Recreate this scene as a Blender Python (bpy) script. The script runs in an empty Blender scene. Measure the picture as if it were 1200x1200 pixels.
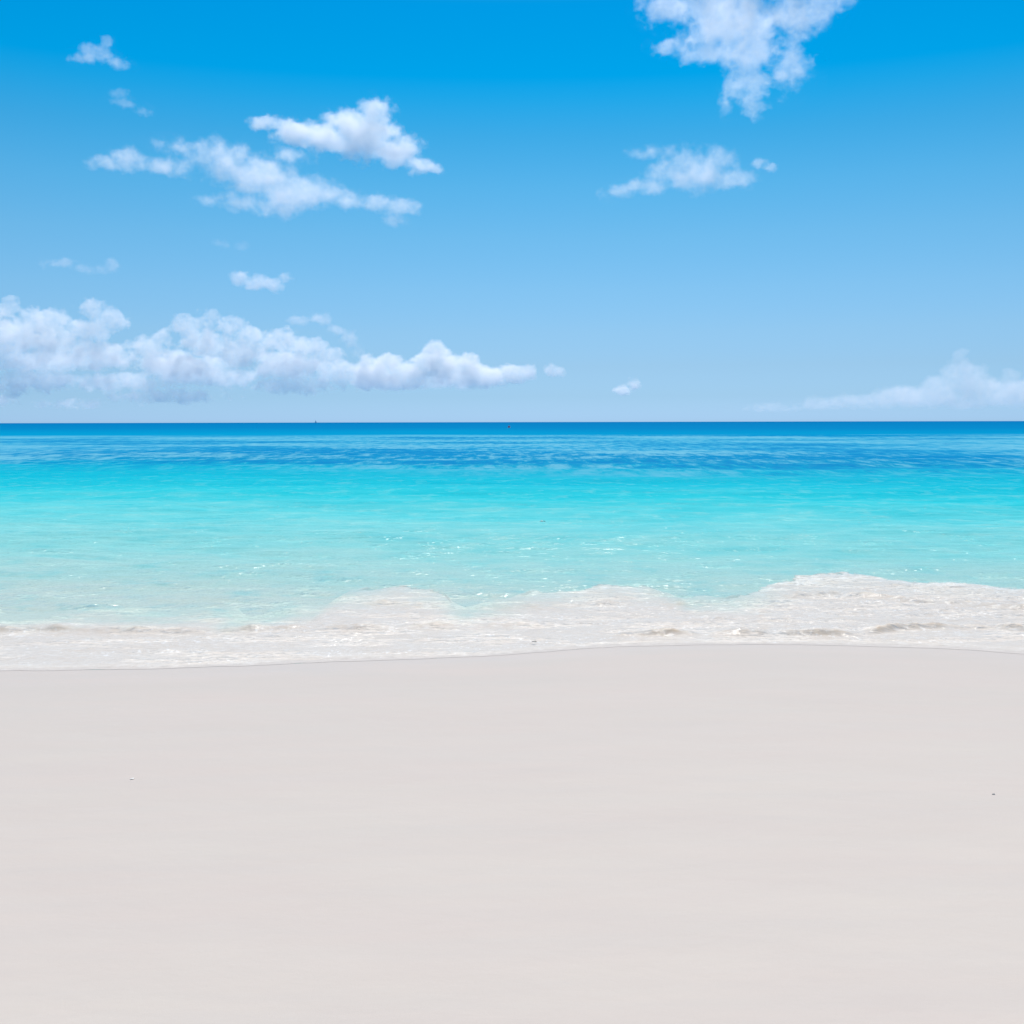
import bpy, bmesh, math, random
import numpy as np
from mathutils import Vector, Matrix

random.seed(7)
S = bpy.context.scene
C = S.collection
R = math.radians

# ------------------------------------------------------------------ camera
PX = 1200.0
LENS = 38.0
F = PX * LENS / 36.0                       # focal length in photo pixels
CAM_Z = 2.3
HORIZON = 494.6
PITCH = math.atan((600 - HORIZON) / F)
ROLL = R(-0.12)
cam_data = bpy.data.cameras.new("camera")
cam_data.lens = LENS
cam_data.sensor_width = 36
cam_data.clip_start = 0.05
cam_data.clip_end = 200000
cam = bpy.data.objects.new("camera", cam_data)
C.objects.link(cam)
cam.matrix_world = Matrix.Translation((0, 0, CAM_Z)) @ Matrix.Rotation(R(90) - PITCH, 4, 'X') @ Matrix.Rotation(ROLL, 4, 'Z')
S.camera = cam
CM = np.array(cam.matrix_world.to_3x3())

# ------------------------------------------------------------------ sun, sky, exposure
SUN_EL, SUN_AZ = R(60), R(5)              # azimuth clockwise from +Y (out to sea)
sd = Vector((math.sin(SUN_AZ) * math.cos(SUN_EL), math.cos(SUN_AZ) * math.cos(SUN_EL), math.sin(SUN_EL)))
sun_data = bpy.data.lights.new("sun", 'SUN')
sun_data.energy = 5.0
sun_data.angle = R(0.53)
sun_data.color = (1.0, 0.955, 0.90)
sun = bpy.data.objects.new("sun", sun_data)
C.objects.link(sun)
sun.rotation_euler = (-sd).to_track_quat('-Z', 'Y').to_euler()
sun.location = (0, 0, 50)

world = bpy.data.worlds.new("World")
S.world = world
world.use_nodes = True
wt = world.node_tree
wt.nodes.clear()
wo = wt.nodes.new('ShaderNodeOutputWorld')
wb = wt.nodes.new('ShaderNodeBackground')
sk = wt.nodes.new('ShaderNodeTexSky')
sk.sky_type = 'NISHITA'
sk.sun_disc = False
sk.sun_elevation = SUN_EL
sk.sun_rotation = SUN_AZ
sk.air_density = 1.0
sk.dust_density = 0.3
sk.ozone_density = 2.0
wb.inputs['Strength'].default_value = 0.10
tc = wt.nodes.new('ShaderNodeTexCoord')
sep = wt.nodes.new('ShaderNodeSeparateXYZ')
wt.links.new(tc.outputs['Generated'], sep.inputs[0])
ramp = wt.nodes.new('ShaderNodeValToRGB')   # clear tropical air: a deeper blue aloft, pale at the horizon
SKY_STOPS = [(0.0, (1, 1, 1))]
#SKY_STOPS_BEGIN
SKY_STOPS = [(0.0, (0.4708, 0.832, 1.6614)), (0.0072, (0.4708, 0.832, 1.6614)), (0.0463, (0.4334, 0.7332, 1.3206)), (0.1007, (0.4606, 0.7138, 1.1195)), (0.1624, (0.4884, 0.7621, 1.07)), (0.2383, (0.4687, 0.8135, 1.06)), (0.3274, (0.4007, 0.8534, 1.0603)), (0.4139, (0.2899, 0.8716, 1.082)), (0.4973, (0.1534, 0.8496, 1.0936)), (0.5578, (0.0445, 0.8565, 1.151)), (0.5906, (0.0, 0.8436, 1.1866)), (0.6417, (0.0, 0.8288, 1.1884)), (0.6985, (0.0, 0.8145, 1.2028)), (0.8, (0.3, 0.86, 1.05)), (1.0, (0.75, 0.95, 0.95))]
#SKY_STOPS_END
mr = wt.nodes.new('ShaderNodeMapRange')
mr.inputs['From Min'].default_value = 0.0
mr.inputs['From Max'].default_value = 0.5
wt.links.new(sep.outputs['Z'], mr.inputs['Value'])
wt.links.new(mr.outputs[0], ramp.inputs[0])
els = ramp.color_ramp.elements
while len(els) > 1:
    els.remove(els[-1])
els[0].position = SKY_STOPS[0][0]
els[0].color = (*SKY_STOPS[0][1], 1)
for p_, c_ in SKY_STOPS[1:]:
    e = els.new(p_)
    e.color = (*c_, 1)
mul = wt.nodes.new('ShaderNodeMix')
mul.data_type = 'RGBA'
mul.blend_type = 'MULTIPLY'
mul.inputs[0].default_value = 1.0
wt.links.new(sk.outputs[0], mul.inputs[6])
wt.links.new(ramp.outputs[0], mul.inputs[7])
wt.links.new(mul.outputs[2], wb.inputs['Color'])
wt.links.new(wb.outputs[0], wo.inputs['Surface'])

vs = S.view_settings
S.display_settings.display_device = 'sRGB'
vs.view_transform = 'Standard'
vs.look = 'None'
vs.exposure = 0.0
vs.gamma = 1.0
vs.use_curve_mapping = False

cy = S.cycles
cy.use_denoising = True
cy.max_bounces = 16
cy.diffuse_bounces = 3
cy.glossy_bounces = 3
cy.transmission_bounces = 4
cy.transparent_max_bounces = 16
cy.volume_bounces = 9
cy.volume_step_rate = 1.0
cy.volume_max_steps = 256
cy.sample_clamp_indirect = 10.0

# ------------------------------------------------------------------ helpers
def ray(px, py):
    v = CM @ np.array([px - 600.0, 600.0 - py, -F])
    return v / np.linalg.norm(v)

def at_z(px, py, z=0.0):
    d = ray(px, py)
    t = (z - CAM_Z) / d[2]
    return d[0] * t, d[1] * t

_rs = np.random.RandomState(11)
_PERM = np.concatenate([_rs.permutation(256)] * 2)
_GA = _rs.rand(256) * 2 * np.pi
_GX, _GY = np.cos(_GA), np.sin(_GA)

def perlin(x, y):
    xi = np.floor(x).astype(np.int64); yi = np.floor(y).astype(np.int64)
    xf = x - xi; yf = y - yi
    xi &= 255; yi &= 255
    u = xf * xf * xf * (xf * (xf * 6 - 15) + 10)
    v = yf * yf * yf * (yf * (yf * 6 - 15) + 10)
    def g(ix, iy, dx, dy):
        h = _PERM[(_PERM[ix & 255] + iy) & 255]
        return _GX[h] * dx + _GY[h] * dy
    a = g(xi, yi, xf, yf); b = g(xi + 1, yi, xf - 1, yf)
    c = g(xi, yi + 1, xf, yf - 1); d = g(xi + 1, yi + 1, xf - 1, yf - 1)
    return ((a + (b - a) * u) * (1 - v) + (c + (d - c) * u) * v) * 1.5

def fbm(x, y, octaves=4, gain=0.5, lac=2.03):
    s = np.zeros_like(x); amp = 1.0
    for k in range(octaves):
        s += amp * perlin(x + 17.3 * k, y - 9.1 * k)
        x = x * lac; y = y * lac; amp *= gain
    return s

def sstep(a, b, x):
    t = np.clip((x - a) / (b - a), 0, 1)
    return t * t * (3 - 2 * t)

def polyline(pts):
    """photo pixels of a line on the water -> arrays x, y in metres, for np.interp over x"""
    w = [at_z(px, py) for px, py in pts]
    w.sort()
    return np.array([a for a, _ in w]), np.array([b for _, b in w])

def grid_mesh(name, xs, ys, Z, attrs=None):
    nx, ny = len(xs), len(ys)
    X, Y = np.meshgrid(xs, ys)
    co = np.stack([X, Y, Z], -1).reshape(-1, 3).astype(np.float32)
    idx = np.arange(nx * ny).reshape(ny, nx)
    q = np.stack([idx[:-1, :-1], idx[:-1, 1:], idx[1:, 1:], idx[1:, :-1]], -1).reshape(-1, 4)
    me = bpy.data.meshes.new(name)
    me.vertices.add(len(co)); me.vertices.foreach_set('co', co.ravel())
    me.loops.add(q.size); me.loops.foreach_set('vertex_index', q.ravel().astype(np.int32))
    me.polygons.add(len(q)); me.polygons.foreach_set('loop_start', (np.arange(len(q)) * 4).astype(np.int32))
    me.update(calc_edges=True)
    me.polygons.foreach_set('use_smooth', np.ones(len(q), bool))
    for k, a in (attrs or {}).items():
        at = me.attributes.new(k, 'FLOAT', 'POINT')
        at.data.foreach_set('value', a.reshape(-1).astype(np.float32))
    me.update()
    return me

def link(name, me, mat=None, parent=None):
    o = bpy.data.objects.new(name, me)
    C.objects.link(o)
    if mat is not None:
        me.materials.append(mat)
    if parent is not None:
        o.parent = parent
    return o

def tag(o, label=None, cat=None, group=None, kind=None):
    if label: o['label'] = label
    if cat: o['category'] = cat
    if group: o['group'] = group
    if kind: o['kind'] = kind
    return o

class NT:
    """small node-tree writer"""
    def __init__(self, name):
        self.m = bpy.data.materials.new(name)
        self.m.use_nodes = True
        self.t = self.m.node_tree
        self.t.nodes.clear()
        self.out = self.t.nodes.new('ShaderNodeOutputMaterial')
    def n(self, kind, **kw):
        x = self.t.nodes.new(kind)
        for k, v in kw.items():
            setattr(x, k, v)
        return x
    def set(self, sock, v):
        if isinstance(v, bpy.types.NodeSocket):
            self.t.links.new(v, sock)
        else:
            sock.default_value = v
    def math(self, op, a, b=0.0, c=0.0, clamp=False):
        x = self.n('ShaderNodeMath', operation=op, use_clamp=clamp)
        self.set(x.inputs[0], a); self.set(x.inputs[1], b); self.set(x.inputs[2], c)
        return x.outputs[0]
    def vmath(self, op, a, b=(0, 0, 0), scale=None):
        x = self.n('ShaderNodeVectorMath', operation=op)
        self.set(x.inputs[0], a); self.set(x.inputs[1], b)
        if scale is not None: self.set(x.inputs['Scale'], scale)
        return x.outputs['Value' if op in ('LENGTH', 'DOT_PRODUCT', 'DISTANCE') else 'Vector']
    def noise(self, vec, scale, detail=4, rough=0.5, dist=0.0, color=False, dims='3D'):
        x = self.n('ShaderNodeTexNoise', noise_dimensions=dims)
        self.set(x.inputs['Vector'], vec)
        x.inputs['Scale'].default_value = scale
        x.inputs['Detail'].default_value = detail
        x.inputs['Roughness'].default_value = rough
        x.inputs['Distortion'].default_value = dist
        return x.outputs['Color' if color else 'Fac']
    def maprange(self, v, a, b, c=0.0, d=1.0, smooth=False):
        x = self.n('ShaderNodeMapRange', interpolation_type='SMOOTHSTEP' if smooth else 'LINEAR')
        self.set(x.inputs['Value'], v)
        x.inputs['From Min'].default_value = a; x.inputs['From Max'].default_value = b
        self.set(x.inputs['To Min'], c); self.set(x.inputs['To Max'], d)
        return x.outputs[0]
    def mix(self, f, a, b):
        x = self.n('ShaderNodeMix', data_type='RGBA')
        self.set(x.inputs[0], f)
        self.set(x.inputs[6], (*a, 1) if isinstance(a, tuple) and len(a) == 3 else a)
        self.set(x.inputs[7], (*b, 1) if isinstance(b, tuple) and len(b) == 3 else b)
        return x.outputs[2]
    def ramp(self, v, stops, interp='LINEAR'):
        x = self.n('ShaderNodeValToRGB')
        self.set(x.inputs[0], v)
        e = x.color_ramp.elements
        x.color_ramp.interpolation = interp
        e.remove(e[-1])
        e[0].position = stops[0][0]; e[0].color = (*stops[0][1], 1)
        for p, c in stops[1:]:
            k = e.new(p); k.color = (*c, 1)
        return x.outputs[0]
    def attr(self, name):
        return self.n('ShaderNodeAttribute', attribute_name=name).outputs['Fac']

def srgb(r, g, b, k=1.0):
    f = lambda c: (c / 12.92 if c <= 0.04045 else ((c + 0.055) / 1.055) ** 2.4)
    return tuple(min(0.95, f(c / 255) * k) for c in (r, g, b))

# ------------------------------------------------------------------ the lines of the shore, read off the photograph
SHORE = [(-900, 803), (-400, 795), (0, 786), (120, 785), (200, 783), (320, 779), (400, 775), (500, 772), (600, 767), (660, 762), (720, 758),
         (800, 756), (900, 755), (1000, 757), (1080, 759), (1140, 762), (1200, 766), (1500, 775), (2100, 790)]
FOAM_TOP = [(-900, 730), (-400, 722), (0, 716), (100, 712), (200, 716), (300, 720), (380, 712), (410, 694), (460, 688), (515, 691), (545, 708),
            (600, 704), (640, 697), (680, 690), (710, 685), (760, 689), (800, 700), (850, 700), (890, 688), (930, 676), (1000, 675), (1080, 680), (1150, 685), (1200, 690), (1500, 694), (2100, 700)]
SX, SY = polyline(SHORE)
FX, FY = polyline(FOAM_TOP)
shore_y = lambda x: np.interp(x, SX, SY)
foam_y = lambda x: np.interp(x, FX, FY)

def axis(fine, half, growth, far):
    v = list(np.arange(0, half, fine)); step = fine
    while v[-1] < far:
        step *= growth
        v.append(v[-1] + step)
    v = np.array(v)
    return np.concatenate([-v[:0:-1], v])

# ------------------------------------------------------------------ sand
def sand_z(X, Y):
    d = shore_y(X) - Y                         # metres up the beach from the waterline
    up = 0.085 * d - 0.0022 * np.clip(d, 0, 18) ** 2
    up = np.where(d > 18, 0.085 * 18 - 0.0022 * 324 + (d - 18) * 0.006, up)
    dn = np.where(d < 0, 0.075 * d, 0)
    dn = np.maximum(dn, -1.1) + np.minimum(d + 15, 0) * 0.02
    z = np.where(d > 0, up, dn)
    dune = sstep(0.3, 2.5, d)
    z = z + dune * (0.010 * fbm(X * 0.35, Y * 0.5 + 4, 3) + 0.0022 * fbm(X * 1.6, Y * 2.1, 3))
    return z

ax = axis(0.06, 9, 1.06, 4000)
yy = [-300.]
ys1 = np.concatenate([-np.geomspace(3000, 2, 40), np.arange(-1.9, 12.5, 0.05), 12.5 + np.geomspace(0.06, 60, 50)])
X, Y = np.meshgrid(ax, ys1)
Zs = sand_z(X, Y)
dsh = shore_y(X) - Y
m = NT("white_sand")
geo = m.n('ShaderNodeNewGeometry').outputs['Position']
up = m.attr('up')
wob = m.noise(m.vmath('MULTIPLY', geo, (0.35, 1.0, 1)), 0.8, 4, 0.5)
upn = m.math('ADD', up, m.math('MULTIPLY', m.math('SUBTRACT', wob, 0.5), 3.0))
base = m.ramp(m.maprange(upn, -1.0, 9.0), [(0.0, (0.455, 0.425, 0.408)), (0.12, (0.46, 0.425, 0.40)), (0.45, (0.492, 0.448, 0.414)), (1.0, (0.545, 0.490, 0.445))])
blot = m.noise(m.vmath('MULTIPLY', geo, (0.6, 1.5, 1)), 1.1, 5, 0.55)
base = m.mix(m.maprange(blot, 0.35, 0.7, 0.0, 0.75), base, (0.50, 0.44, 0.41))
streak = m.noise(m.vmath('MULTIPLY', geo, (0.5, 5.0, 1)), 1.3, 4, 0.6)
base = m.mix(m.maprange(streak, 0.4, 0.75, 0.0, 0.35), base, (0.465, 0.44, 0.42))
grain = m.noise(geo, 420, 3, 0.7)
base = m.mix(m.maprange(grain, 0.25, 0.75, 0.0, 0.30), base, (0.38, 0.34, 0.30))
b = m.n('ShaderNodeBsdfPrincipled')
m.set(b.inputs['Base Color'], base)
wet = m.maprange(upn, -0.2, 1.3, 0.62, 0.85, smooth=True)
m.set(b.inputs['Roughness'], wet)
b.inputs['Specular IOR Level'].default_value = 0.2
soft = m.noise(m.vmath('MULTIPLY', geo, (1.0, 1.6, 1)), 5, 4, 0.55)
bh = m.math('ADD', m.math('MULTIPLY', grain, 0.0011), m.math('MULTIPLY', soft, 0.006))
bp = m.n('ShaderNodeBump'); bp.inputs['Strength'].default_value = 0.6; bp.inputs['Distance'].default_value = 1.0
m.set(bp.inputs['Height'], bh)
m.set(b.inputs['Normal'], bp.outputs[0])
m.set(m.out.inputs['Surface'], b.outputs[0])
beach = link("beach", grid_mesh("beach", ax, ys1, Zs, {'up': dsh}), m.m)
tag(beach, 'smooth pale white sand beach sloping gently to the water', 'beach', kind='structure')

def on_sand(px, py):
    d = ray(px, py)
    lo, hi = 0.5, 40.0
    for _ in range(60):
        mid = (lo + hi) / 2
        z = float(sand_z(np.array([[d[0] * mid]]), np.array([[d[1] * mid]]))[0, 0])
        if CAM_Z + d[2] * mid > z: lo = mid
        else: hi = mid
    return Vector((d[0] * lo, d[1] * lo, CAM_Z + d[2] * lo))

# ------------------------------------------------------------------ sea
def wave_z(X, Y):
    off = Y - shore_y(X)
    wx = X + 0.5 * fbm(X * 0.3, Y * 0.3, 2); wy = Y + 0.5 * fbm(X * 0.25 + 9, Y * 0.3, 2)
    z = 0.030 * fbm(wx * 0.55, wy * 1.5, 3)
    z += 0.006 * fbm(wx * 2.2, wy * 4.4, 3)
    z += 0.05 * np.sin(wy * 0.9 + 1.5 * fbm(X * 0.12, Y * 0.12, 2)) * sstep(3, 12, off)
    return z * sstep(0.0, 3.0, off) * (1 - sstep(50, 120, Y))

L = lambda d: (math.log10(d) - 1.1) / 2.4
def wcol(r, g, b_):
    c = srgb(r, g, b_)
    return (c[0] * 0.66, c[1] * 0.765, c[2] * 0.69)
def water_colour(m, geo):
    sx = m.n('ShaderNodeSeparateXYZ'); m.set(sx.inputs[0], geo)
    dist = m.math('MAXIMUM', sx.outputs['Y'], 1.0)
    # warp the distance bands; the warp is a fraction of the distance, as reef and sand patches lie in long belts along the shore
    w1 = m.noise(m.vmath('MULTIPLY', geo, (0.022, 0.03, 0)), 1.0, 5, 0.55)
    w2 = m.noise(m.vmath('MULTIPLY', geo, (0.25, 0.6, 0)), 1.0, 6, 0.6)
    logd = m.math('LOGARITHM', dist, 10.0)
    # the deeper water comes closer in towards the right
    logw = m.math('ADD', m.math('ADD', logd, m.math('MINIMUM', m.math('MAXIMUM', m.math('MULTIPLY', sx.outputs['X'], 0.0020), -0.03), 0.065)), m.math('ADD', m.math('MULTIPLY', m.math('SUBTRACT', w1, 0.5), 0.22), m.math('MULTIPLY', m.math('SUBTRACT', w2, 0.5), 0.13)))
    stops = [(L(13.0), wcol(216, 220, 220)), (L(15.0), wcol(192, 218, 221)), (L(19), wcol(155, 217, 225)), (L(26), wcol(112, 212, 227)),
             (L(33), wcol(40, 200, 223)), (L(41), wcol(0, 187, 218)), (L(54), wcol(0, 172, 213)), (L(62), wcol(0, 150, 204)), (L(76), wcol(0, 142, 203)),
             (L(95), wcol(40, 160, 214)), (L(165), wcol(70, 172, 218)), (L(190), wcol(0, 152, 208)), (L(420), wcol(0, 130, 196)), (L(2000), wcol(0, 120, 188))]
    col = m.ramp(m.maprange(logw, 1.1, 3.5), stops)
    # long patches: pale sand bottom and darker weed, broken up by the wind ripple on top
    pl = m.noise(m.vmath('MULTIPLY', geo, (0.028, 0.035, 0)), 1.0, 4, 0.6)
    pm = m.noise(m.vmath('MULTIPLY', geo, (1.0, 0.26, 0)), 1.0, 5, 0.7)
    pa = m.math('ADD', m.math('MULTIPLY', pl, 0.55), m.math('MULTIPLY', pm, 0.45))
    pmask = m.math('MULTIPLY', m.maprange(logw, 1.64, 1.80, 0, 1, True), m.maprange(logd, 2.32, 2.22, 0, 1, True))
    col = m.mix(m.math('MULTIPLY', pmask, m.maprange(pa, 0.47, 0.58, 0, 0.85, True)), col, wcol(125, 192, 226))
    col = m.mix(m.math('MULTIPLY', pmask, m.maprange(pa, 0.50, 0.41, 0, 0.85, True)), col, wcol(0, 132, 200))
    pb = m.noise(m.vmath('MULTIPLY', geo, (0.35, 0.55, 0)), 1.0, 5, 0.6)
    nmask = m.math('MULTIPLY', m.maprange(logd, 1.2, 1.35, 0, 1, True), m.maprange(logd, 1.65, 1.4, 0, 1, True))
    col = m.mix(m.math('MULTIPLY', nmask, m.maprange(pb, 0.52, 0.72, 0, 0.5)), col, wcol(160, 222, 230))
    col = m.mix(m.math('MULTIPLY', nmask, m.maprange(pb, 0.46, 0.30, 0, 0.4)), col, wcol(0, 190, 214))
    pc = m.noise(m.vmath('MULTIPLY', geo, (1.3, 1.0, 0)), 1.0, 5, 0.65)  # ripple shading and focused sunlight painted into the water colour
    fmask = m.maprange(logd, 1.9, 1.3, 0, 1, True)
    col = m.mix(m.math('MULTIPLY', fmask, m.maprange(pc, 0.52, 0.70, 0, 0.35)), col, wcol(190, 226, 230))
    col = m.mix(m.math('MULTIPLY', fmask, m.maprange(pc, 0.48, 0.32, 0, 0.30)), col, wcol(80, 202, 218))
    return col, logd

wys = [8.6]; st = 0.045
while wys[-1] < 90000:
    if wys[-1] > 24: st *= 1.022
    wys.append(wys[-1] + st)
wys = np.array(wys)
wax = axis(0.07, 11, 1.03, 60000)
X, Y = np.meshgrid(wax, wys)
Zw = wave_z(X, Y)
m = NT("sea_water")
geo = m.n('ShaderNodeNewGeometry').outputs['Position']
col, logd = water_colour(m, geo)
r1 = m.noise(m.vmath('MULTIPLY', geo, (1.0, 1.5, 1)), 4.5, 4, 0.6)
r2 = m.noise(m.vmath('MULTIPLY', geo, (0.12, 0.3, 1)), 1.0, 5, 0.6)
h = m.math('ADD', m.math('MULTIPLY', r1, 0.04), m.math('MULTIPLY', r2, 0.30))
bp = m.n('ShaderNodeBump'); bp.inputs['Strength'].default_value = 0.8; bp.inputs['Distance'].default_value = 1.0
m.set(bp.inputs['Height'], h)
gl = m.maprange(m.noise(geo, 1.3, 3, 0.65), 0.54, 0.71, 0, 0.065, True)
h2 = m.math('ADD', h, m.math('MULTIPLY', m.noise(geo, 11.0, 0, 0.5), gl))
bg = m.n('ShaderNodeBump'); bg.inputs['Strength'].default_value = 1.0; bg.inputs['Distance'].default_value = 1.0
m.set(bg.inputs['Height'], h2)
df = m.n('ShaderNodeBsdfDiffuse'); m.set(df.inputs[0], col); m.set(df.inputs[2], bp.outputs[0])
gs = m.n('ShaderNodeBsdfGlossy'); m.set(gs.inputs['Roughness'], m.maprange(logd, 1.1, 2.4, 0.10, 0.35)); m.set(gs.inputs['Normal'], bg.outputs[0])
fr = m.n('ShaderNodeFresnel'); fr.inputs['IOR'].default_value = 1.33; m.set(fr.inputs['Normal'], bg.outputs[0])
rf = m.ramp(m.maprange(logd, 1.1, 2.3), [(0.0, (0.75,) * 3), (0.30, (0.16,) * 3), (0.55, (0.05,) * 3), (0.8, (0.02,) * 3), (1.0, (0.004,) * 3)])
m1 = m.n('ShaderNodeMixShader'); m.set(m1.inputs[0], m.math('MULTIPLY', fr.outputs[0], rf)); m.set(m1.inputs[1], df.outputs[0]); m.set(m1.inputs[2], gs.outputs[0])
m.set(m.out.inputs['Surface'], m1.outputs[0])
sea = link("sea_water", grid_mesh("sea_water", wax, wys, Zw, {'off': Y - shore_y(X)}), m.m)
tag(sea, 'clear turquoise sea turning deep blue towards the horizon', 'sea', kind='structure')

# ------------------------------------------------------------------ foam and swash
fx = axis(0.022, 8.2, 1.05, 40)
V = np.linspace(-0.004, 1.12, 330)[:, None]
Xf = np.repeat(fx[None, :], len(V), 0)
sh = shore_y(Xf) + 0.05 * fbm(Xf * 1.7, Xf * 0 + 3, 4)
ft = foam_y(Xf) + 0.55 * fbm(Xf * 0.9 + 5, Xf * 0 + 1.3, 6, 0.5)
Yf = sh + (ft - sh) * V
Vv = np.repeat(V, len(fx), 1)
def foam_surface(X, Y, V):
    z = 0.006 + sand_lift(X, Y)
    return z
face_shade = np.zeros_like(Xf)
def ridge(X, Y, pts, width, height, lean=0.35, tan_=0.5):
    """a small breaking crest: gentle seaward back, steep landward face"""
    rx, ry = polyline(pts)
    c = np.interp(X, rx, ry) + 0.07 * fbm(X * 1.3, X * 0 + pts[0][0] * .1, 4)
    d = Y - c
    prof = np.where(d > 0, np.exp(-(d / width) ** 2), np.exp(-(d / (width * lean)) ** 2))
    ends = sstep(rx[0], rx[0] + 0.6, X) * (1 - sstep(rx[-1] - 0.6, rx[-1], X))
    wobble = 0.65 + 0.6 * fbm(X * 2.1, X * 0 + 7.7 + pts[0][1] * .3, 3)
    global face_shade
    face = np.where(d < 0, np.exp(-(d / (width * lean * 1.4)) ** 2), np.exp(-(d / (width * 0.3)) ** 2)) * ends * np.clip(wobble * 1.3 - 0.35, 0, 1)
    face_shade = np.maximum(face_shade, face * tan_)
    return height * prof * ends * np.clip(wobble, 0.1, 1.6)
ripple = fbm(Xf * 1.6, Yf * 3.2, 3)
fine = fbm(Xf * 7 + 3, Yf * 11, 4, 0.6)
turb = np.abs(fbm(Xf * 3.1 + 11, Yf * 5.5, 4, 0.55))
right = sstep(-1, 4.0, Xf)
amp = sstep(0.0, 0.35, Vv) * (1 - sstep(0.9, 1.1, Vv))
Zf = np.maximum(sand_z(Xf, Yf), 0) + 0.002
Zf += amp * (0.012 * ripple + (0.001 + 0.0035 * right) * fine + (0.004 + 0.010 * right) * (turb - 0.2)) + 0.008 * amp
Zf += 0.004 * sstep(0.0, 0.12, Vv) * (1 + fine * 0.4)
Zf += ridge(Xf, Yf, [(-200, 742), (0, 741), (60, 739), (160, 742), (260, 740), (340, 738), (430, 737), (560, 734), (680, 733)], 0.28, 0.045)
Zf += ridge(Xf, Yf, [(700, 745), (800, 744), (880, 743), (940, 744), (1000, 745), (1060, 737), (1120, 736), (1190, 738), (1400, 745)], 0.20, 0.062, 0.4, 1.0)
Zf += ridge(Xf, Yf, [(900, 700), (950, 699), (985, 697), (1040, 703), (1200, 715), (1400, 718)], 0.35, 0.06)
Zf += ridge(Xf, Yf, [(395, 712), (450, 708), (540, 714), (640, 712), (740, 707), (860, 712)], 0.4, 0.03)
Zf += 0.010 * right * np.exp(-((Vv - 1.0) / 0.08) ** 2) * (0.6 + 0.6 * fbm(Xf * 0.9, Xf * 0, 3))
Zf = np.maximum(Zf, wave_z(Xf, Yf) + 0.001 + 0.004 * sstep(0, 0.1, Vv))
m = NT("sea_foam")
geo = m.n('ShaderNodeNewGeometry').outputs['Position']
v = m.attr('v')
n1 = m.noise(m.vmath('MULTIPLY', geo, (0.8, 1.7, 1)), 1.6, 6, 0.6)
n2 = m.noise(m.vmath('MULTIPLY', geo, (1.0, 1.8, 1)), 9, 5, 0.65)
n3 = m.noise(m.vmath('MULTIPLY', geo, (1.0, 0.6, 1)), 26, 4, 0.6)
colr = m.mix(m.maprange(n1, 0.38, 0.62), (0.735, 0.67, 0.61), (0.755, 0.705, 0.655))
colr = m.mix(m.maprange(n2, 0.52, 0.70, 0, 0.55), colr, (0.86, 0.85, 0.84))
colr = m.mix(m.maprange(n2, 0.42, 0.28, 0, 0.35), colr, (0.60, 0.51, 0.42))
specks = m.math('MULTIPLY', m.maprange(n3, 0.56, 0.66, 0, 1, True), m.maprange(m.noise(m.vmath('MULTIPLY', geo, (0.6, 1.8, 1)), 1.7, 4, 0.6), 0.46, 0.60, 0, 0.9, True))
colr = m.mix(specks, colr, (0.93, 0.92, 0.91))  # small white highlights painted into the foam colour
colr = m.mix(m.math('MULTIPLY', m.attr('face_shade'), m.maprange(n2, 0.35, 0.6, 1.0, 0.35)), colr, (0.66, 0.52, 0.38))  # tan shade of the crests' landward faces, put into the foam colour
wcl, _ld = water_colour(m, geo)
vn = m.math('ADD', v, m.math('MULTIPLY', m.math('SUBTRACT', n1, 0.5), 0.45))
# calm stretches: the swash clears upwards into open water
clear = m.math('MULTIPLY', m.maprange(vn, 0.50, 0.98, 0, 1, True), m.attr('calm'))
clear = m.math('MAXIMUM', clear, m.math('MULTIPLY', m.maprange(v, 0.86, 0.99, 0, 1, True), m.attr('calm')))
lace = m.math('MULTIPLY', m.maprange(vn, 0.84, 0.99, 0, 1, True), m.math('SUBTRACT', 1.0, m.attr('calm')))
colr = m.mix(m.math('MULTIPLY', lace, m.maprange(n2, 0.44, 0.54, 0, 0.75)), colr, (0.92, 0.91, 0.90))
colr = m.mix(clear, colr, wcl)
# a film of water as pale as the wet sand at the very edge, behind a thin bright lip
lip = m.math('MULTIPLY', m.maprange(v, 0.0, 0.012, 0, 1), m.maprange(v, 0.045, 0.015, 0, 1))
colr = m.mix(m.math('MULTIPLY', lip, m.maprange(n2, 0.44, 0.62, 0, 0.12)), colr, (0.93, 0.91, 0.89))
colr = m.mix(m.maprange(m.math('ADD', v, m.math('MULTIPLY', m.math('SUBTRACT', n2, 0.5), 0.04)), 0.05, 0.0, 0, 1, True), colr, (0.53, 0.495, 0.47))
n4 = m.noise(geo, 12, 0, 0.5)
patch = m.maprange(m.noise(m.vmath('MULTIPLY', geo, (0.6, 1.8, 1)), 1.3, 4, 0.65), 0.49, 0.66, 0.0, 0.085, True)
h1 = m.math('ADD', m.math('MULTIPLY', n2, 0.012), m.math('MULTIPLY', n3, 0.004))
bp = m.n('ShaderNodeBump'); bp.inputs['Strength'].default_value = 0.8; bp.inputs['Distance'].default_value = 1.0
m.set(bp.inputs['Height'], h1)
bg = m.n('ShaderNodeBump'); bg.inputs['Strength'].default_value = 1.0; bg.inputs['Distance'].default_value = 1.0
m.set(bg.inputs['Height'], m.math('ADD', h1, m.math('MULTIPLY', n4, patch)))
df = m.n('ShaderNodeBsdfDiffuse'); m.set(df.inputs[0], colr); m.set(df.inputs[2], bp.outputs[0])
gs = m.n('ShaderNodeBsdfGlossy'); m.set(gs.inputs['Roughness'], m.maprange(n3, 0.3, 0.7, 0.08, 0.14)); m.set(gs.inputs['Normal'], bg.outputs[0])
fr = m.n('ShaderNodeFresnel'); fr.inputs['IOR'].default_value = 1.33; m.set(fr.inputs['Normal'], bg.outputs[0])
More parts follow.
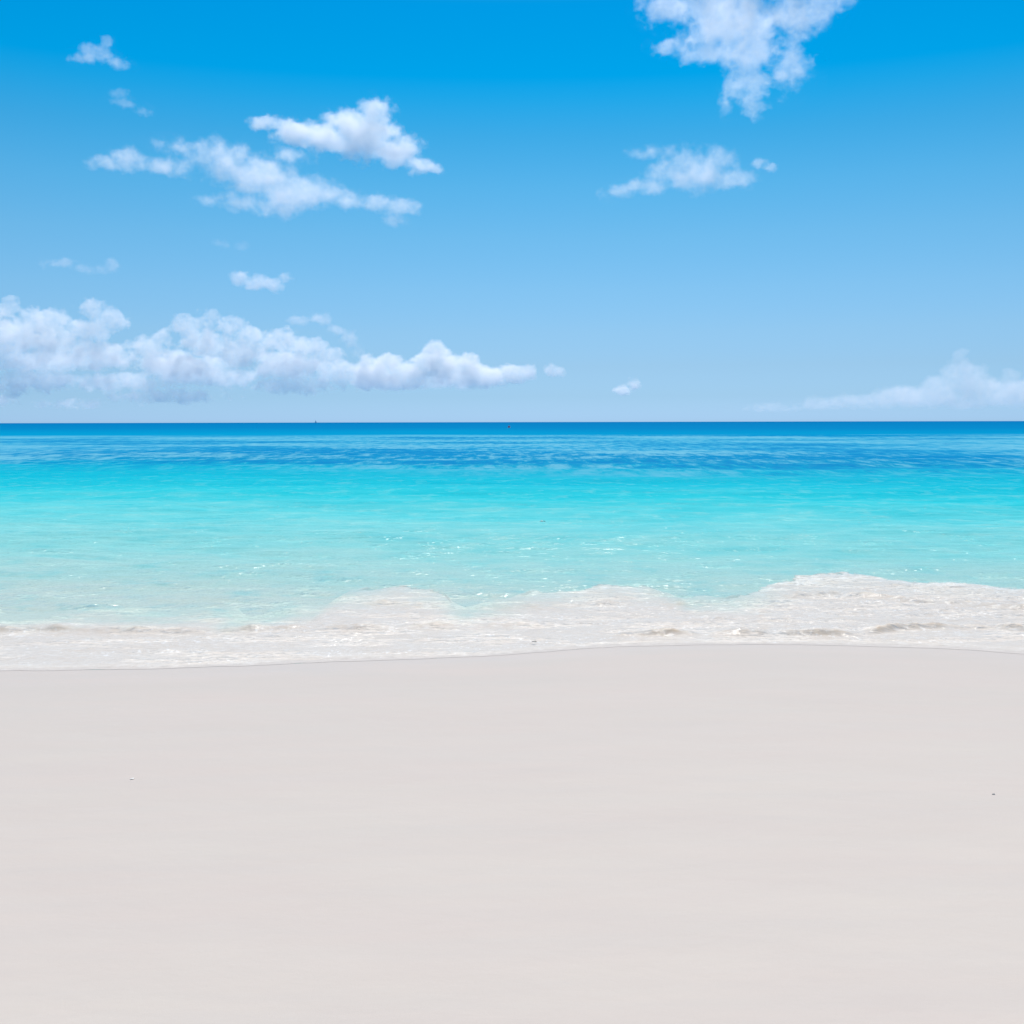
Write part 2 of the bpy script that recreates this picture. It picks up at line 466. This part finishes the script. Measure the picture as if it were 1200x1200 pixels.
b = m.n('ShaderNodeMixShader'); m.set(b.inputs[0], m.math('MULTIPLY', fr.outputs[0], m.maprange(v, 0.0, 0.08, 0.08, 0.6))); m.set(b.inputs[1], df.outputs[0]); m.set(b.inputs[2], gs.outputs[0])
vv = m.math('ADD', v, m.math('MULTIPLY', m.math('SUBTRACT', n1, 0.5), 0.16))
vv = m.math('ADD', vv, m.math('MULTIPLY', m.math('SUBTRACT', n2, 0.5), 0.10))
a_top = m.maprange(vv, 1.02, 0.985, 0.0, 1.0)
alpha = m.math('MAXIMUM', a_top, m.maprange(m.attr('calm'), 0.55, 0.7, 0, 1))
alpha = m.math('MULTIPLY', alpha, m.math('LESS_THAN', v, 1.05))
tl = m.n('ShaderNodeBsdfTranslucent'); m.set(tl.inputs[0], m.mix(0.5, colr, (0.70, 0.62, 0.50)))
tp = m.n('ShaderNodeBsdfTransparent')
ms = m.n('ShaderNodeMixShader'); m.set(ms.inputs[0], m.math('MULTIPLY', m.maprange(v, 0.0, 0.03, 0, 0.18), m.math('SUBTRACT', 1.0, clear))); m.set(ms.inputs[1], b.outputs[0]); m.set(ms.inputs[2], tl.outputs[0])
ma = m.n('ShaderNodeMixShader'); m.set(ma.inputs[0], alpha); m.set(ma.inputs[1], tp.outputs[0]); m.set(ma.inputs[2], ms.outputs[0])
m.set(m.out.inputs['Surface'], ma.outputs[0])
me = grid_mesh("foam", fx, np.arange(len(V)), Zf, None)
co = np.stack([Xf, Yf, Zf], -1).astype(np.float32)
me.vertices.foreach_set('co', co.ravel())
calm_px = [(-900, 1), (0, 1), (350, 1), (410, 0.7), (465, 0.35), (520, 0.6), (560, 0.92), (620, 0.65), (690, 0.25), (740, 0.3), (800, 0.8), (870, 0.6), (930, 0.15), (1200, 0.08), (2100, 0.1)]
cxs = np.array([at_z(p, 700)[0] for p, _ in calm_px])
for k_, a_ in (('v', Vv), ('face_shade', face_shade), ('calm', np.interp(Xf, cxs, [c for _, c in calm_px]))):
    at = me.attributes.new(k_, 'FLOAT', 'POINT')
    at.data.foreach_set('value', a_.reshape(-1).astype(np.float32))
me.update()
foam = link("foam", me, m.m)
tag(foam, 'thin white foam and swash washing up the edge of the sand', 'foam', kind='stuff')

# ------------------------------------------------------------------ clouds
def cloud(name, label, D, blobs, k=0.05, edge=(0.27, 0.90), nscale=0.045, namp=1.7, warp=7, depth=0.8, seed=0, group=None, grow=1.22, tint=(1, 1, 1), g=0.25, step=0.5, detail=7, patchy=(0.35, 1.45)):
    """blobs: (cx, cy, rx, ry[, weight]) in photo pixels; D: distance in metres; k: extinction per photo pixel of depth"""
    cx = (min(q[0] - q[2] for q in blobs) + max(q[0] + q[2] for q in blobs)) / 2
    cyy = (min(q[1] - q[3] for q in blobs) + max(q[1] + q[3] for q in blobs)) / 2
    d = ray(cx, cyy)
    s = D / F
    pos = Vector((0, 0, CAM_Z)) + Vector(d) * D
    rnd = random.Random(seed + 100)
    # local axes: x right, z up, y away; size unit = one photo pixel at that distance
    bm = bmesh.new()
    loc = []
    for q in blobs:
        w = q[4] if len(q) > 4 else 1.0
        ry_ = max(q[2], q[3]) * depth if q[2] < 3 * q[3] else q[3] * 2.2 * depth
        dy = rnd.uniform(-0.35, 0.35) * ry_
        loc.append((q[0] - cx, dy, cyy - q[1], q[2], ry_, q[3], w))
    for (x, y, z, a_, b_, c_, w) in loc:
        mt = Matrix.Translation((x, y, z)) @ Matrix.Diagonal((a_ * grow, b_ * grow, c_ * grow, 1))
        r_ = bmesh.ops.create_icosphere(bm, subdivisions=3, radius=1.0, matrix=mt)
    me = bpy.data.meshes.new(name)
    bm.to_mesh(me); bm.free()
    tmp = bpy.data.objects.new(name, me); C.objects.link(tmp)
    size = max(max(v.co[i] for v in me.vertices) - min(v.co[i] for v in me.vertices) for i in (0, 2))
    rm = tmp.modifiers.new('join', 'REMESH'); rm.mode = 'VOXEL'; rm.voxel_size = max(size / 70, 0.8)
    dg = bpy.context.evaluated_depsgraph_get()
    me2 = bpy.data.meshes.new_from_object(tmp.evaluated_get(dg))
    me2.name = name
    bpy.data.objects.remove(tmp)
    o = bpy.data.objects.new(name, me2); C.objects.link(o)
    az = math.atan2(d[0], d[1]); el = math.asin(d[2])
    o.matrix_world = Matrix.Translation(pos) @ Matrix.Rotation(-az, 4, 'Z') @ Matrix.Rotation(el * 0.9, 4, 'X') @ Matrix.Scale(s, 4)
    m = NT(name)
    p = m.n('ShaderNodeTexCoord').outputs['Object']
    ps = m.vmath('ADD', p, (seed * 137.0, seed * 71.0, seed * 29.0))
    wv = m.vmath('SUBTRACT', m.noise(ps, nscale * 0.9, 2, 0.5, color=True), (0.5, 0.5, 0.5))
    pw = m.vmath('ADD', p, m.vmath('SCALE', wv, scale=warp * 2))
    wf = m.vmath('SUBTRACT', m.noise(ps, nscale * 3.5, 3, 0.6, color=True), (0.5, 0.5, 0.5))
    pw = m.vmath('ADD', pw, m.vmath('SCALE', wf, scale=warp * 1.1))
    acc = None
    for (x, y, z, a_, b_, c_, w) in loc:
        e = m.vmath('MULTIPLY', m.vmath('SUBTRACT', pw, (x, y, z)), (1 / a_, 1 / b_, 1 / c_))
        v = m.math('SUBTRACT', 1.0, m.vmath('LENGTH', e))
        if w != 1.0: v = m.math('MULTIPLY', v, w)
        if acc is None: acc = v
        else:
            acc = m.math('SMOOTH_MAX', acc, v, 0.15)
    n = m.noise(m.vmath('MULTIPLY', ps, (1, 1, 1.15)), nscale, detail, 0.66)
    fld = m.math('ADD', m.math('MULTIPLY', acc, 1.5), m.math('MULTIPLY', m.math('SUBTRACT', n, 0.5), namp * 2))
    den = m.maprange(fld, edge[0], edge[1], 0.0, 1.0, True)
    inside = m.maprange(acc, -0.20, 0.0, 0, 1, True)
    thick = m.maprange(m.noise(ps, nscale * 1.7, 4, 0.65), 0.36, 0.62, *patchy)
    den = m.math('MULTIPLY', m.math('MULTIPLY', m.math('MULTIPLY', den, thick), inside), k / s)
    vol = m.n('ShaderNodeVolumeScatter')
    vol.inputs['Color'].default_value = (*tint, 1)
    vol.inputs['Anisotropy'].default_value = g
    m.set(vol.inputs['Density'], den)
    m.set(m.out.inputs['Volume'], vol.outputs[0])
    # an all but clear skin, added to give the cloud volume a surface
    tr = m.n('ShaderNodeBsdfTransparent'); df = m.n('ShaderNodeBsdfTranslucent'); mx = m.n('ShaderNodeMixShader')
    m.set(mx.inputs[0], m.math('MULTIPLY', inside, 0.006)); m.set(mx.inputs[1], tr.outputs[0]); m.set(mx.inputs[2], df.outputs[0])
    m.set(m.out.inputs['Surface'], mx.outputs[0])
    m.m.cycles.volume_step_rate = step
    me2.materials.clear(); me2.materials.append(m.m)
    tag(o, label, 'cloud', group)
    return o

#CLOUDS_BEGIN
FAIR = 'fair weather clouds scattered high over the sea'
LOW = 'clouds lying low along the horizon'
cloud('cumulus_cloud', 'big ragged white cloud cut by the top edge, hanging down to a point', 4800,
      [(795, 10, 40, 22), (790, 45, 24, 12, .7), (850, 15, 62, 40), (880, 50, 50, 40), (860, 30, 70, 36), (925, 25, 48, 28), (955, 10, 30, 20), (878, 88, 32, 30), (920, 78, 34, 30, .8),
       (885, 112, 22, 16), (830, 55, 40, 14, .9), (855, 110, 10, 14, .6), (895, -22, 80, 38), (825, -22, 46, 30)], k=0.042, depth=.45, patchy=(.5, 1.35), edge=(.2, .95), seed=2, group=FAIR, detail=7)
cloud('cumulus_cloud', 'bright dense white cloud peaked in the middle, just above the long thin cloud', 5200,
      [(322, 149, 24, 12), (350, 158, 32, 17), (385, 162, 44, 24), (405, 145, 32, 18, .9), (425, 158, 50, 34), (438, 136, 26, 22), (460, 172, 38, 24), (488, 188, 26, 13)], k=0.065, patchy=(.6, 1.2), seed=1, group=FAIR)
cloud('cumulus_cloud', 'long ragged thin white cloud trailing rightwards below the dense white cloud', 5600,
      [(142, 200, 26, 10), (168, 196, 28, 18), (205, 200, 34, 14, .8), (215, 178, 40, 12, .55), (262, 188, 46, 26, .85), (300, 205, 56, 26, .9), (330, 222, 52, 24), (275, 232, 50, 13, .9), (370, 218, 34, 20, .9),
       (318, 238, 30, 14), (330, 180, 40, 14, .5), (392, 226, 22, 14, .8)], k=0.036, edge=(.2, 1.1), seed=3, group=FAIR, detail=7)
cloud('cumulus_cloud', 'small faint white cloud at the right tail end of the long thin cloud', 5700,
      [(410, 232, 22, 10, .9), (440, 238, 30, 12, .9), (468, 243, 28, 12), (465, 256, 18, 9, .8)], k=0.030, edge=(.12, 1.0), seed=4, group=FAIR)
cloud('cumulus_cloud', 'thin patchy white cloud below the big ragged cloud', 6000,
      [(725, 221, 22, 10, .7), (760, 180, 24, 9, .6), (772, 216, 24, 11, .85), (795, 186, 30, 20, .9), (812, 206, 44, 22), (835, 194, 30, 20, .9), (856, 210, 30, 15), (748, 214, 22, 9, .8), (784, 200, 34, 16, .8)], k=0.026, edge=(.15, 1.0), seed=5, group=FAIR)
cloud('cumulus_cloud', 'little oval puff of cloud beside the right end of the thin patchy cloud', 6100,
      [(890, 191, 13, 8), (902, 196, 13, 7)], k=0.0375, seed=6, group=FAIR, nscale=.06, warp=4)
cloud('cumulus_cloud', 'small hook-shaped wisp of cloud highest at the upper left', 4300,
      [(104, 68, 20, 9, .9), (114, 60, 18, 12), (124, 50, 8, 9, .9), (132, 69, 24, 8, .9), (120, 65, 20, 9)], k=0.026, seed=7, group=FAIR, nscale=.06, warp=6)
cloud('cumulus_cloud', 'barely visible blue-white wisp of cloud under the hook-shaped wisp', 4600,
      [(140, 112, 12, 7, .9), (146, 122, 22, 8, .8), (164, 127, 14, 7, .8)], k=0.014, seed=8, group=FAIR, nscale=.06, warp=6)
cloud('cumulus_cloud', 'small flat pale cloud in two lobes over the left part of the cloud bank', 8000,
      [(72, 310, 22, 8, .9), (96, 315, 22, 7, .8), (116, 313, 12, 7), (125, 310, 12, 9)], k=0.022, seed=9, group=FAIR, nscale=.05, warp=5)
cloud('cumulus_cloud', 'small bright white cloud shaped like a bow, alone over the cloud bank', 7800,
      [(283, 327, 19, 12), (300, 332, 24, 11), (318, 333, 20, 11), (332, 325, 12, 8, .9)], k=0.0525, seed=10, group=FAIR, nscale=.05, warp=5)
cloud('cumulus_cloud', 'faint shred of cloud just above the bow-shaped white cloud', 7600,
      [(262, 286, 14, 7, .9), (280, 290, 14, 8, .9)], k=0.011, seed=11, group=FAIR, nscale=.06, warp=5)
# low along the horizon
cloud('cloud_bank', 'broad bank of heaped pale clouds spread along the left horizon', 26000,
      [(-50, 395, 60, 40), (-20, 380, 40, 24), (12, 378, 34, 22), (36, 366, 12, 12), (30, 398, 44, 26), (70, 382, 30, 18), (75, 405, 42, 24), (116, 368, 18, 14), (138, 378, 20, 16), (112, 392, 30, 18), (60, 425, 60, 18),
       (-30, 432, 60, 22), (120, 418, 46, 20, .9), (168, 410, 26, 18, .8), (190, 396, 18, 14, .8), (215, 385, 22, 18), (238, 374, 16, 13), (262, 382, 20, 14), (232, 402, 34, 20), (200, 425, 48, 18, .9), (285, 392, 24, 14), (272, 412, 40, 20),
       (316, 398, 28, 17), (345, 404, 30, 15), (372, 414, 20, 12), (325, 424, 52, 20), (385, 432, 34, 18), (415, 440, 30, 16), (250, 440, 60, 15, .8), (140, 446, 70, 14, .8), (10, 452, 80, 12, .8), (330, 448, 70, 12, .8), (10, 466, 34, 10, .9), (190, 461, 80, 11, .8), (-40, 450, 60, 18, .9), (210, 430, 60, 22, .9), (60, 445, 60, 14, .85), (90, 470, 50, 7, .6)],
      k=0.055, edge=(0.22, 0.5), namp=1.5, depth=.6, patchy=(0.25, 1.5), seed=12, group=LOW, detail=7, nscale=.065, warp=5, step=.2)
cloud('cumulus_cloud', 'bright heaped cloud with two rounded tops at the right end of the cloud bank', 24000,
      [(508, 409, 17, 13), (516, 414, 14, 12), (502, 424, 22, 16), (520, 430, 30, 20), (550, 425, 18, 14), (545, 433, 26, 16), (570, 440, 34, 15), (600, 438, 24, 13), (618, 436, 14, 10), (540, 445, 60, 12), (480, 436, 26, 14), (455, 428, 24, 16, .8), (440, 438, 34, 18, .9), (432, 425, 16, 14, .9), (460, 447, 60, 12, .9)],
      k=0.075, edge=(.15, .5), patchy=(.3, 1.5), seed=13, group=LOW, nscale=.06, warp=4, namp=1.2)
cloud('cumulus_cloud', 'tiny round puff just right of the bright heaped cloud', 24500,
      [(645, 434, 10, 8), (653, 435, 11, 8)], k=0.08, edge=(.05, .5), seed=14, group=LOW, nscale=.08, warp=2)
cloud('cumulus_cloud', 'soft arching puff of cloud rising over the right half of the cloud bank', 20000,
      [(352, 376, 18, 9, .9), (372, 375, 22, 9), (395, 386, 18, 9, .8), (410, 396, 15, 14), (418, 408, 10, 12, .8)], k=0.03, seed=15, group=LOW, nscale=.06, warp=4)
cloud('cumulus_cloud', 'tiny slanting white cloud alone in the middle of the lower sky', 22000,
      [(731, 457, 13, 7), (742, 451, 10, 9)], k=0.11, edge=(.05, .5), seed=16, group=LOW, nscale=.08, warp=3)
cloud('cumulus_cloud', 'hazy cloud with a narrow domed tower, low over the right horizon', 30000,
      [(1119, 418, 10, 8), (1120, 428, 12, 12), (1112, 440, 20, 16), (1125, 445, 26, 22), (1100, 452, 26, 16), (1135, 455, 34, 18), (1168, 446, 12, 14, .9), (1170, 460, 40, 18), (1190, 462, 40, 16), (1085, 463, 50, 14), (1060, 462, 34, 14), (1020, 468, 50, 11, .9), (980, 470, 40, 9, .8), (1120, 468, 90, 12, .8), (1230, 465, 60, 20), (920, 474, 50, 7, .6)],
      k=0.024, patchy=(.5, 1.3), seed=17, group=LOW, nscale=.07, warp=4, namp=1.1, edge=(.1, .6), step=.25)
#CLOUDS_END

# ------------------------------------------------------------------ small things
def simple_mat(name, col, rough=0.6, noise=0.25, scale=40):
    m = NT(name)
    p = m.n('ShaderNodeTexCoord').outputs['Object']
    n = m.noise(p, scale, 4, 0.6)
    c = m.mix(m.maprange(n, 0.3, 0.7), tuple(x * (1 - noise) for x in col), tuple(min(1, x * (1 + noise)) for x in col))
    b = m.n('ShaderNodeBsdfPrincipled')
    m.set(b.inputs['Base Color'], c)
    b.inputs['Roughness'].default_value = rough
    m.set(m.out.inputs['Surface'], b.outputs[0])
    return m.m

def bm_obj(name, bm, mat, parent=None, smooth=True):
    me = bpy.data.meshes.new(name)
    if smooth:
        for f in bm.faces: f.smooth = True
    bm.to_mesh(me); bm.free()
    return link(name, me, mat, parent)

def lathe(bm, prof, n=24, mat=Matrix.Identity(4)):
    rings = []
    for r, z in prof:
        rings.append([bm.verts.new(mat @ Vector((r * math.cos(6.28319 * i / n), r * math.sin(6.28319 * i / n), z))) for i in range(n)])
    for a, b in zip(rings, rings[1:]):
        for i in range(n):
            bm.faces.new((a[i], a[(i + 1) % n], b[(i + 1) % n], b[i]))
    bm.faces.new(rings[0][::-1]); bm.faces.new(rings[-1])

def empty(name, loc, rz=0.0):
    e = bpy.data.objects.new(name, None)
    C.objects.link(e); e.location = loc; e.rotation_euler = (0, 0, rz)
    e.empty_display_size = 0.2
    return e

def stone_mesh(sx, sy, sz, seed, sub=3, rough=0.18):
    r = random.Random(seed)
    bm = bmesh.new()
    bmesh.ops.create_icosphere(bm, subdivisions=sub, radius=1.0)
    k = [(Vector((r.uniform(-1, 1), r.uniform(-1, 1), r.uniform(-1, 1))).normalized(), r.uniform(-rough, rough), r.uniform(1.5, 4)) for _ in range(9)]
    for v in bm.verts:
        d = v.co.normalized(); t = 1.0
        for a, w, f in k: t += w * math.sin(f * d.dot(a) + w * 20) * 0.6
        v.co = Vector((d.x * sx * t, d.y * sy * t, d.z * sz * t))
    return bm

# pebble on the sand
p = on_sand(1164.5, 931)
peb = bm_obj('pebble', stone_mesh(0.0075, 0.006, 0.0045, 5), simple_mat('grey_stone', (0.42, 0.39, 0.36)))
peb.location = p + Vector((0, 0, 0.0018))
tag(peb, 'tiny grey pebble lying alone on the smooth sand', 'pebble')

# broken white shell: a shallow ribbed fan
p = on_sand(155, 913)
bm = bmesh.new()
N, M_ = 22, 8
g = []
for j in range(M_ + 1):
    t = j / M_
    row = []
    for i in range(N + 1):
        a = (i / N - 0.5) * 2.1
        rr = 0.020 * t * (1 + 0.03 * math.cos(a * 22)) * (1 - 0.12 * abs(a))
        row.append(bm.verts.new((rr * math.sin(a), rr * math.cos(a) - 0.010, 0.0065 * math.sin(math.pi * min(t * 0.9 + 0.08, 1)) * math.cos(a * 0.9) + 0.0005 * math.cos(a * 22) * t)))
    g.append(row)
for j in range(M_):
    for i in range(N):
        bm.faces.new((g[j][i], g[j + 1][i], g[j + 1][i + 1], g[j][i + 1]))
shl = bm_obj('seashell', bm, simple_mat('shell_white', (0.78, 0.76, 0.72), 0.35, 0.08, 300))
sm = shl.modifiers.new('thickness', 'SOLIDIFY'); sm.thickness = 0.0012
shl.location = p + Vector((0, 0, 0.002)); shl.rotation_euler = (R(-3), 0, R(60)); shl.scale = (1, 1, 0.45)
tag(shl, 'small bright white shell fragment lying on the sand', 'shell')

# scrap of seaweed in the foam
def strap(name, L_, w_, seed, mat, thick=0.003):
    r = random.Random(seed); bm = bmesh.new(); rows = []
    n = 14
    for i in range(n + 1):
        t = i / n; x = (t - 0.5) * L_
        y = 0.12 * L_ * math.sin(t * 4.3 + r.random() * 0.3); z = 0.05 * L_ * abs(math.sin(t * 7 + seed)); w = w_ * (0.25 + math.sin(math.pi * t) ** 0.6)
        tw = 0.8 * math.sin(t * 6 + seed)
        rows.append([bm.verts.new((x, y + s_ * w * math.cos(tw), z + s_ * w * math.sin(tw) * 0.6 + 0.15 * w * (1 - abs(s_)))) for s_ in (-1, -0.5, 0, 0.5, 1)])
    for a, b in zip(rows, rows[1:]):
        for i in range(4): bm.faces.new((a[i], b[i], b[i + 1], a[i + 1]))
    o = bm_obj(name, bm, mat)
    sm = o.modifiers.new('thickness', 'SOLIDIFY'); sm.thickness = thick
    return o
weed = simple_mat('dark_weed', (0.045, 0.05, 0.035), 0.4, 0.4, 60)
x, y = at_z(626, 752.5, 0.03)
o = strap('seaweed_scrap', 0.052, 0.010, 3, weed)
o.location = (x, y, 0.036); o.rotation_euler = (0, 0, 0.1)
tag(o, 'small dark scrap of seaweed lying in the white foam', 'seaweed')
x, y = at_z(636, 611, 0.03)
o = strap('driftwood_sliver', 0.13, 0.018, 6, simple_mat('wet_wood', (0.06, 0.17, 0.20), 0.4, 0.3, 30), 0.008)
o.location = (x, y, 0.035); o.rotation_euler = (0, 0, -0.2)
tag(o, 'thin dark sliver floating in the clear turquoise shallows', 'driftwood')

# red buoy far out
x, y = at_z(596.5, 501.3)
by = empty('marker_buoy', (x, y, 0))
tag(by, 'tiny red buoy floating on the deep blue water', 'buoy')
bm = bmesh.new(); lathe(bm, [(0.05, -0.45), (0.42, -0.3), (0.55, 0.0), (0.52, 0.2), (0.36, 0.5), (0.2, 0.75), (0.12, 0.85)]); bm_obj('float', bm, simple_mat('buoy_red', (0.50, 0.05, 0.09), 0.4, 0.15, 4), by)
bm = bmesh.new(); lathe(bm, [(0.57, 0.0), (0.58, 0.06), (0.55, 0.14)]); bm_obj('band', bm, simple_mat('buoy_white', (0.7, 0.68, 0.66), 0.4, 0.1, 4), by)
bm = bmesh.new(); lathe(bm, [(0.03, 0.8), (0.03, 1.15), (0.10, 1.18), (0.10, 1.26), (0.02, 1.3)]); bm_obj('top_mark', bm, simple_mat('buoy_dark', (0.1, 0.02, 0.03), 0.4, 0.1, 4), by)

# sailing boat on the horizon
D_ = 5600.0
x = D_ * (371 - 600) / F
bt = empty('sailing_boat', (x, D_, 0), R(25))
tag(bt, 'tiny faint sailing boat on the horizon under the cloud bank', 'boat')
bm = bmesh.new()
secs = []
for i in range(13):
    t = i / 12; w = 1.9 * math.sin(math.pi * (0.12 + 0.80 * t)) ** 0.8 if t < 1 else 0.06
    w = 1.9 * (1 - t ** 3) * (0.75 + 0.25 * min(1, t * 3)) + 0.05
    xx = -5.5 + 11 * t; sheer = 1.15 + 0.35 * (t - 0.4) ** 2 * 4
    secs.append([bm.verts.new((xx, -w, sheer)), bm.verts.new((xx, -w * 0.8, 0.2)), bm.verts.new((xx, 0, -0.5)), bm.verts.new((xx, w * 0.8, 0.2)), bm.verts.new((xx, w, sheer)), bm.verts.new((xx, 0, sheer + 0.12))])
for a, b in zip(secs, secs[1:]):
    for i in range(6): bm.faces.new((a[i], a[(i + 1) % 6], b[(i + 1) % 6], b[i]))
bm.faces.new(secs[0]); bm.faces.new(secs[-1][::-1])
bmesh.ops.recalc_face_normals(bm, faces=bm.faces)
bm_obj('hull', bm, simple_mat('hull_paint', (0.45, 0.50, 0.55), 0.5, 0.1, 1), bt, False)
bm = bmesh.new(); lathe(bm, [(0.11, 1.2), (0.09, 8), (0.05, 15.2)], 10); bm_obj('mast', bm, simple_mat('mast_grey', (0.25, 0.28, 0.3), 0.4, 0.1, 1), bt)
def sail(name, pts, belly, parent):
    bm = bmesh.new(); a, b, c = [Vector(q) for q in pts]; n = 9; rows = []
    for i in range(n + 1):
        t = i / n; l = a.lerp(c, t); r = b.lerp(c, t ** 0.9)
        rows.append([bm.verts.new(l.lerp(r, j / 6) + Vector((0, belly * math.sin(math.pi * j / 6) * (1 - t), 0))) for j in range(7)])
    for p_, q_ in zip(rows, rows[1:]):
        for j in range(6): bm.faces.new((p_[j], p_[j + 1], q_[j + 1], q_[j]))
    bmesh.ops.remove_doubles(bm, verts=bm.verts, dist=1e-4)
    o = bm_obj(name, bm, simple_mat('sail_cloth', (0.80, 0.84, 0.86), 0.8, 0.06, 1), parent)
    o.modifiers.new('thickness', 'SOLIDIFY').thickness = 0.02
sail('mainsail', [(-4.6, 0, 2.2), (-0.15, 0, 2.2), (-0.12, 0, 14.6)], 0.5, bt)
sail('jib', [(0.3, 0, 1.9), (5.2, 0, 1.6), (0.2, 0, 13.0)], 0.45, bt)
